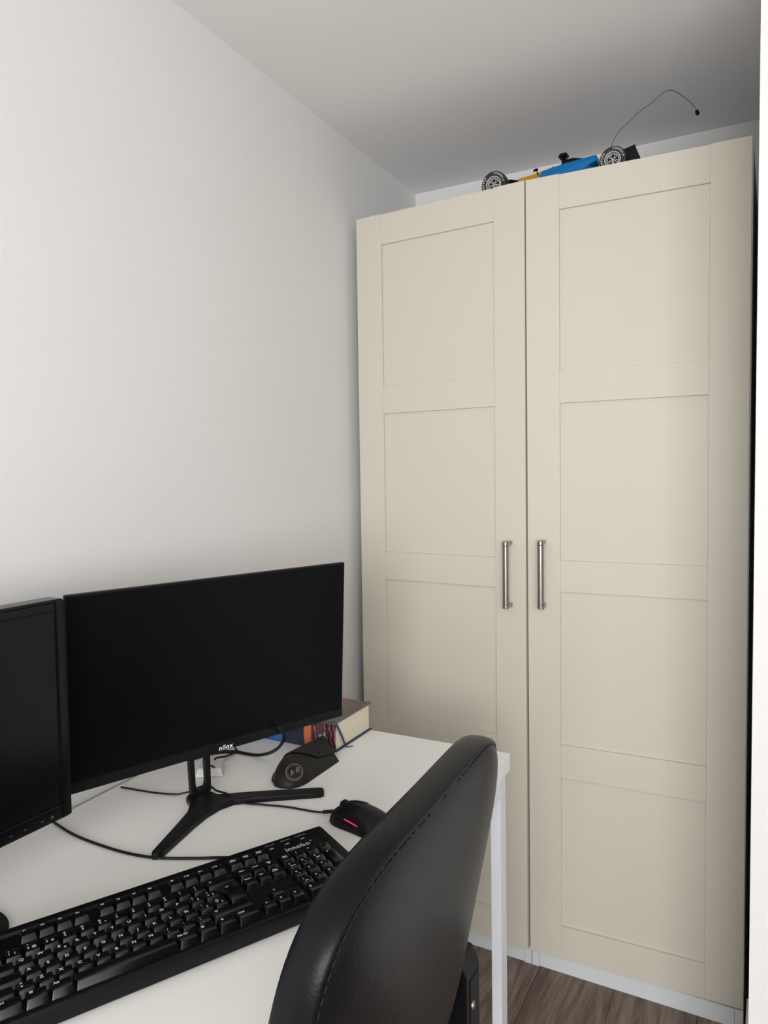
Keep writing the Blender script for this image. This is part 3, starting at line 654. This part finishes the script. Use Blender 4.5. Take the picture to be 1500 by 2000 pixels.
b = loft([(-.030, .014, .058, .062, .010), (-.012, .017, .056, .0745, .010), (.005, .014, .058, .060, .010)]); obj('driver_seat', b, M['tan'], car)
b = loft([(.006, .012, .058, .064, .006), (.010, .012, .058, .0835, .007), (.036, .012, .060, .0865, .006), (.062, .009, .060, .0810, .004), (.098, .004, .060, .069, .002)]); obj('engine_cover', b, M['bplastic'], car)
b = B(); add_box(b, (.018, -.006, .078), (.030, .006, .094), .001); add_prism(b, [(.010, .0925), (.013, .0985), (.018, .101), (.030, .101), (.034, .098), (.032, .0935), (.028, .0915), (.014, .0910)], -.011, .011, .001, 1, RX(90)); bmesh.ops.transform(b, matrix=T(-.009, 0, .001), verts=b.verts); obj('roll_bar_camera', b, M['gloss'], car)
for s in (-1, 1):
    b = B(); add_prism(b, [(-.059, .0625), (-.057, .0675), (-.047, .0690), (-.045, .0655), (-.047, .0628)], -.0025, .0025, .0008, 1, T(0, s * .030, 0) @ RX(90)); add_cyl(b, (-.046, s * .026, .052), (-.050, s * .030, .065), .0014, 8); obj('wing_mirror', b, M['gloss'], car)
b = B(); add_lathe(b, [(0, 0), (.0016, 0), (.0016, .005), (0, .0055)], 12, T(-.106, -.006, .042)); obj('nose_pin', b, M['tan'], car)
b = B(); add_box(b, (-.245, -.078, .004), (-.198, .078, .008), .001); add_box(b, (-.215, -.012, .006), (-.198, .012, .020), .001)
for s in (-1, 1): add_box(b, (-.245, s * .078 - .002, .003), (-.198, s * .078 + .002, .013), .001)
obj('front_wing', b, M['bplastic'], car)
b = B()
for s in (-1, 1): add_prism(b, [(.170, .010), (.170, .058), (.1985, .0645), (.206, .0395), (.208, .010)], -.0015, .0015, .0004, 1, T(0, s * .056, 0) @ RX(90))
add_box(b, (.174, -.055, .056), (.200, .055, .0595), .001, 1); add_box(b, (.176, -.055, .034), (.200, .055, .037), .001, 1); add_box(b, (.160, -.010, .014), (.182, .010, .034), .001)
obj('rear_wing', b, M['bplastic'], car)
for x, dx in ((XF, .03), (XB, -.03)):
    b = B(); add_cyl(b, (x, -.052, .033), (x, .052, .033), .003, 12)
    for q in (-1, 1): add_cyl(b, (x, q * .048, .033), (x + dx, q * .016, .030), .0018, 8)
    obj('axle', b, M['bplastic'], car)
b = B()
aw = [(.1331, -.028, .050), (.1380, -.028, .0835), (.1539, -.028, .1119), (.1792, -.028, .1327), (.2029, -.028, .1500), (.2287, -.028, .1628), (.2553, -.028, .1798), (.2690, -.028, .1834), (.2837, -.028, .1784), (.3120, -.028, .1514), (.3276, -.028, .1300), (.3321, -.028, .1196)]
add_tube(b, aw, .0006, 6); an = obj('antenna', b, M['bplastic'], car)
p0, p1 = Vector(aw[-2]), Vector(aw[-1]); dr = (p1 - p0).normalized()
b = B(); add_cyl(b, p1 - dr * .003, p1 + dr * .008, .0042, 14, bev=.001); obj('antenna_cap', b, M['gloss'], an)

# ---------------------------------------------------------------- chair
chr_ = thing('office_chair', 'black leather office chair with stitched backrest pushed up to the desk', 'chair', (.72, -1.185, 0), 0)
HB = .47; zc, zt_, zb_ = .83, 1.0125, .56
HWD, ZTOP, ZMID, ZBOT = .2225, 1.0075, .7947, .56
def outline(n=96):
    P = []
    for i in range(n):
        a_ = 2 * math.pi * i / n; c_, s_ = math.cos(a_), math.sin(a_)
        if s_ >= 0: k = 2 / 5.2; y = HWD * abs(c_) ** k; z = ZMID + (ZTOP - ZMID) * abs(s_) ** k
        else: y = HWD * abs(c_) ** .5; z = ZMID - (ZMID - ZBOT) * abs(s_) ** .5; y *= 1 + .05 * ((ZMID - z) / (ZMID - ZBOT))
        P.append((math.copysign(y, c_), z))
    return P
OUT = outline()
def back_pt(y, z, k, xo):
    """point of the backrest at outline scale k and depth xo (0 front .. .04 rear)"""
    h = max(1e-6, math.hypot(y, z - .8))
    if k < .9: yy = y * k; zz = .8 + (z - .8) * k
    else: zz = z - (z - .8) / h * (1 - k) * .244; yy = y - y / h * (1 - k) * .244
    x = .0185 + (xo * .93 if xo < .042 else xo * .93 + (xo - .043) * .25) + (zz - 1.0) * .2007 - .0047 * (yy / .24) ** 2
    return Vector((x - yy * .054,   .0095 + x * .054 + yy, zz))
RINGS = [(.0, -.013), (.3, -.013), (.55, -.012), (.78, -.009), (.90, -.004), (.955, .0005), (.968, .0035), (.978, .0025), (.990, .006), (.998, .013), (1.0, .022), (.998, .031), (.990, .0385), (.980, .0415), (.970, .0395), (.958, .043), (.92, .0475), (.80, .054), (.55, .060), (.3, .062), (.0, .0625)]
X0 = 0
t = bmesh.new(); rg = []
for k, xo in RINGS:
    if k == 0: v = t.verts.new(back_pt(0, .80, 0, xo + X0)); rg.append([v] * len(OUT))
    else: rg.append([t.verts.new(back_pt(y, z, k, xo + X0)) for y, z in OUT])
for a_, c_ in zip(rg, rg[1:]):
    n = len(OUT)
    for i in range(n):
        q = []
        for v in (a_[i], a_[(i + 1) % n], c_[(i + 1) % n], c_[i]):
            if v not in q: q.append(v)
        t.faces.new(q)
bmesh.ops.recalc_face_normals(t, faces=t.faces)
b = B(); merge(b, t)
br_ = obj('backrest', b, M['leather'], chr_, smooth=70)
md = br_.modifiers.new('subdivision', 'SUBSURF'); md.levels = 1; md.render_levels = 2
# stitches along both seams
OUT2 = outline(480)
for kk, xo in ((.966, .0410), (.966, .0022)):
    b = B(); acc = 0; last = None; on = []
    for i in range(len(OUT2)):
        p = back_pt(*OUT2[i], kk, xo + X0 + (.0006 if xo > .02 else 0))
        if last is not None:
            acc += (p - last).length
            if acc > .0075: on.append((p, (p - last).normalized())); acc = 0
        last = p
    for p, d_ in on:
        add_cyl(b, p - d_ * .0024, p + d_ * .0024, .00055 if xo > .02 else .0003, 6)
    obj('stitching', b, M['thread'], chr_)
b = B(); pts = []
add_prism(b, [(-.235, -.23), (.0, -.24), (.215, -.23), (.245, 0), (.215, .23), (0, .24), (-.235, .23), (-.25, 0)], .42, .50, .028, 4, T(-.225, 0, 0)); sm = obj('seat', b, M['leather'], chr_, smooth=60)
for s in (-1, 1):
    b = B()
    y0, y1 = (.247, .292) if s > 0 else (-.298, -.250)
    # rear upright with chamfered top and recessed outer face, arm pad and front upright
    pr_ = [(-.057, .40), (-.020, .40), (-.020, .640), (-.030, .660), (-.048, .664), (-.057, .655)]
    add_prism(b, pr_, -y1, -y0, .002, 2, RX(90))
    add_box(b, (-.30, y0, .635), (-.050, y1, .662), .007, 3); add_prism(b, [(-.30, .40), (-.265, .40), (-.270, .645), (-.300, .645)], -y1, -y0, .002, 2, RX(90))
    add_box(b, (-.30, y0 if s < 0 else .20, .385), (-.02, -.20 if s < 0 else y1, .405), .003, 2)
    add_box(b, (-.0205, y0 + .008, .42), (-.0185, y1 - .010, .632), .0008, 1)
    am = obj('armrest', b, M['bplastic'], chr_)
    b = B(); add_lathe(b, [(0, .0004), (.002, .0004), (.0022, .0018), (.0048, .0016), (.0054, 0)], 20, T(-.0185, (y0 + y1) / 2 - .006 * 1, .595) @ RY(90)); obj('screw', b, M['steel'], am)
b = B(); add_box(b, (-.32, -.10, .385), (-.10, .10, .42), .004); add_box(b, (-.11, -.035, .385), (.005, .035, .397), .003); add_prism(b, [(-.005, .385), (.007, .385), (.012, .72), (.002, .72)], -.035, .035, .002, 1, RX(90)); obj('back_bracket', b, M['bplastic'], chr_)
b = B(); add_cyl(b, (-.225, 0, .10), (-.225, 0, .25), .028, 24); add_cyl(b, (-.225, 0, .25), (-.225, 0, .39), .015, 24); obj('gas_column', b, M['bplastic'], chr_)
for k in range(5):
    a_ = R(72 * k + 20); b = B(); d_ = Vector((math.cos(a_), math.sin(a_), 0)); c0 = Vector((-.225, 0, .10))
    add_box(b, (0, -.02, -.015), (.26, .02, .015), .004, 2, T(*c0) @ Matrix.Rotation(a_, 4, 'Z') @ RY(5)); lg = obj('base_leg', b, M['bplastic'], chr_)
    b = B(); q = c0 + d_ * .25; add_lathe(b, [(0, -.022), (.024, -.022), (.026, -.02), (.026, .02), (.024, .022), (0, .022)], 24, T(q.x, q.y, .0265) @ RZ(72 * k + 20) @ RX(90)); add_cyl(b, (q.x, q.y, .04), (q.x, q.y, .085), .006, 12); obj('caster', b, M['rubber'], lg)
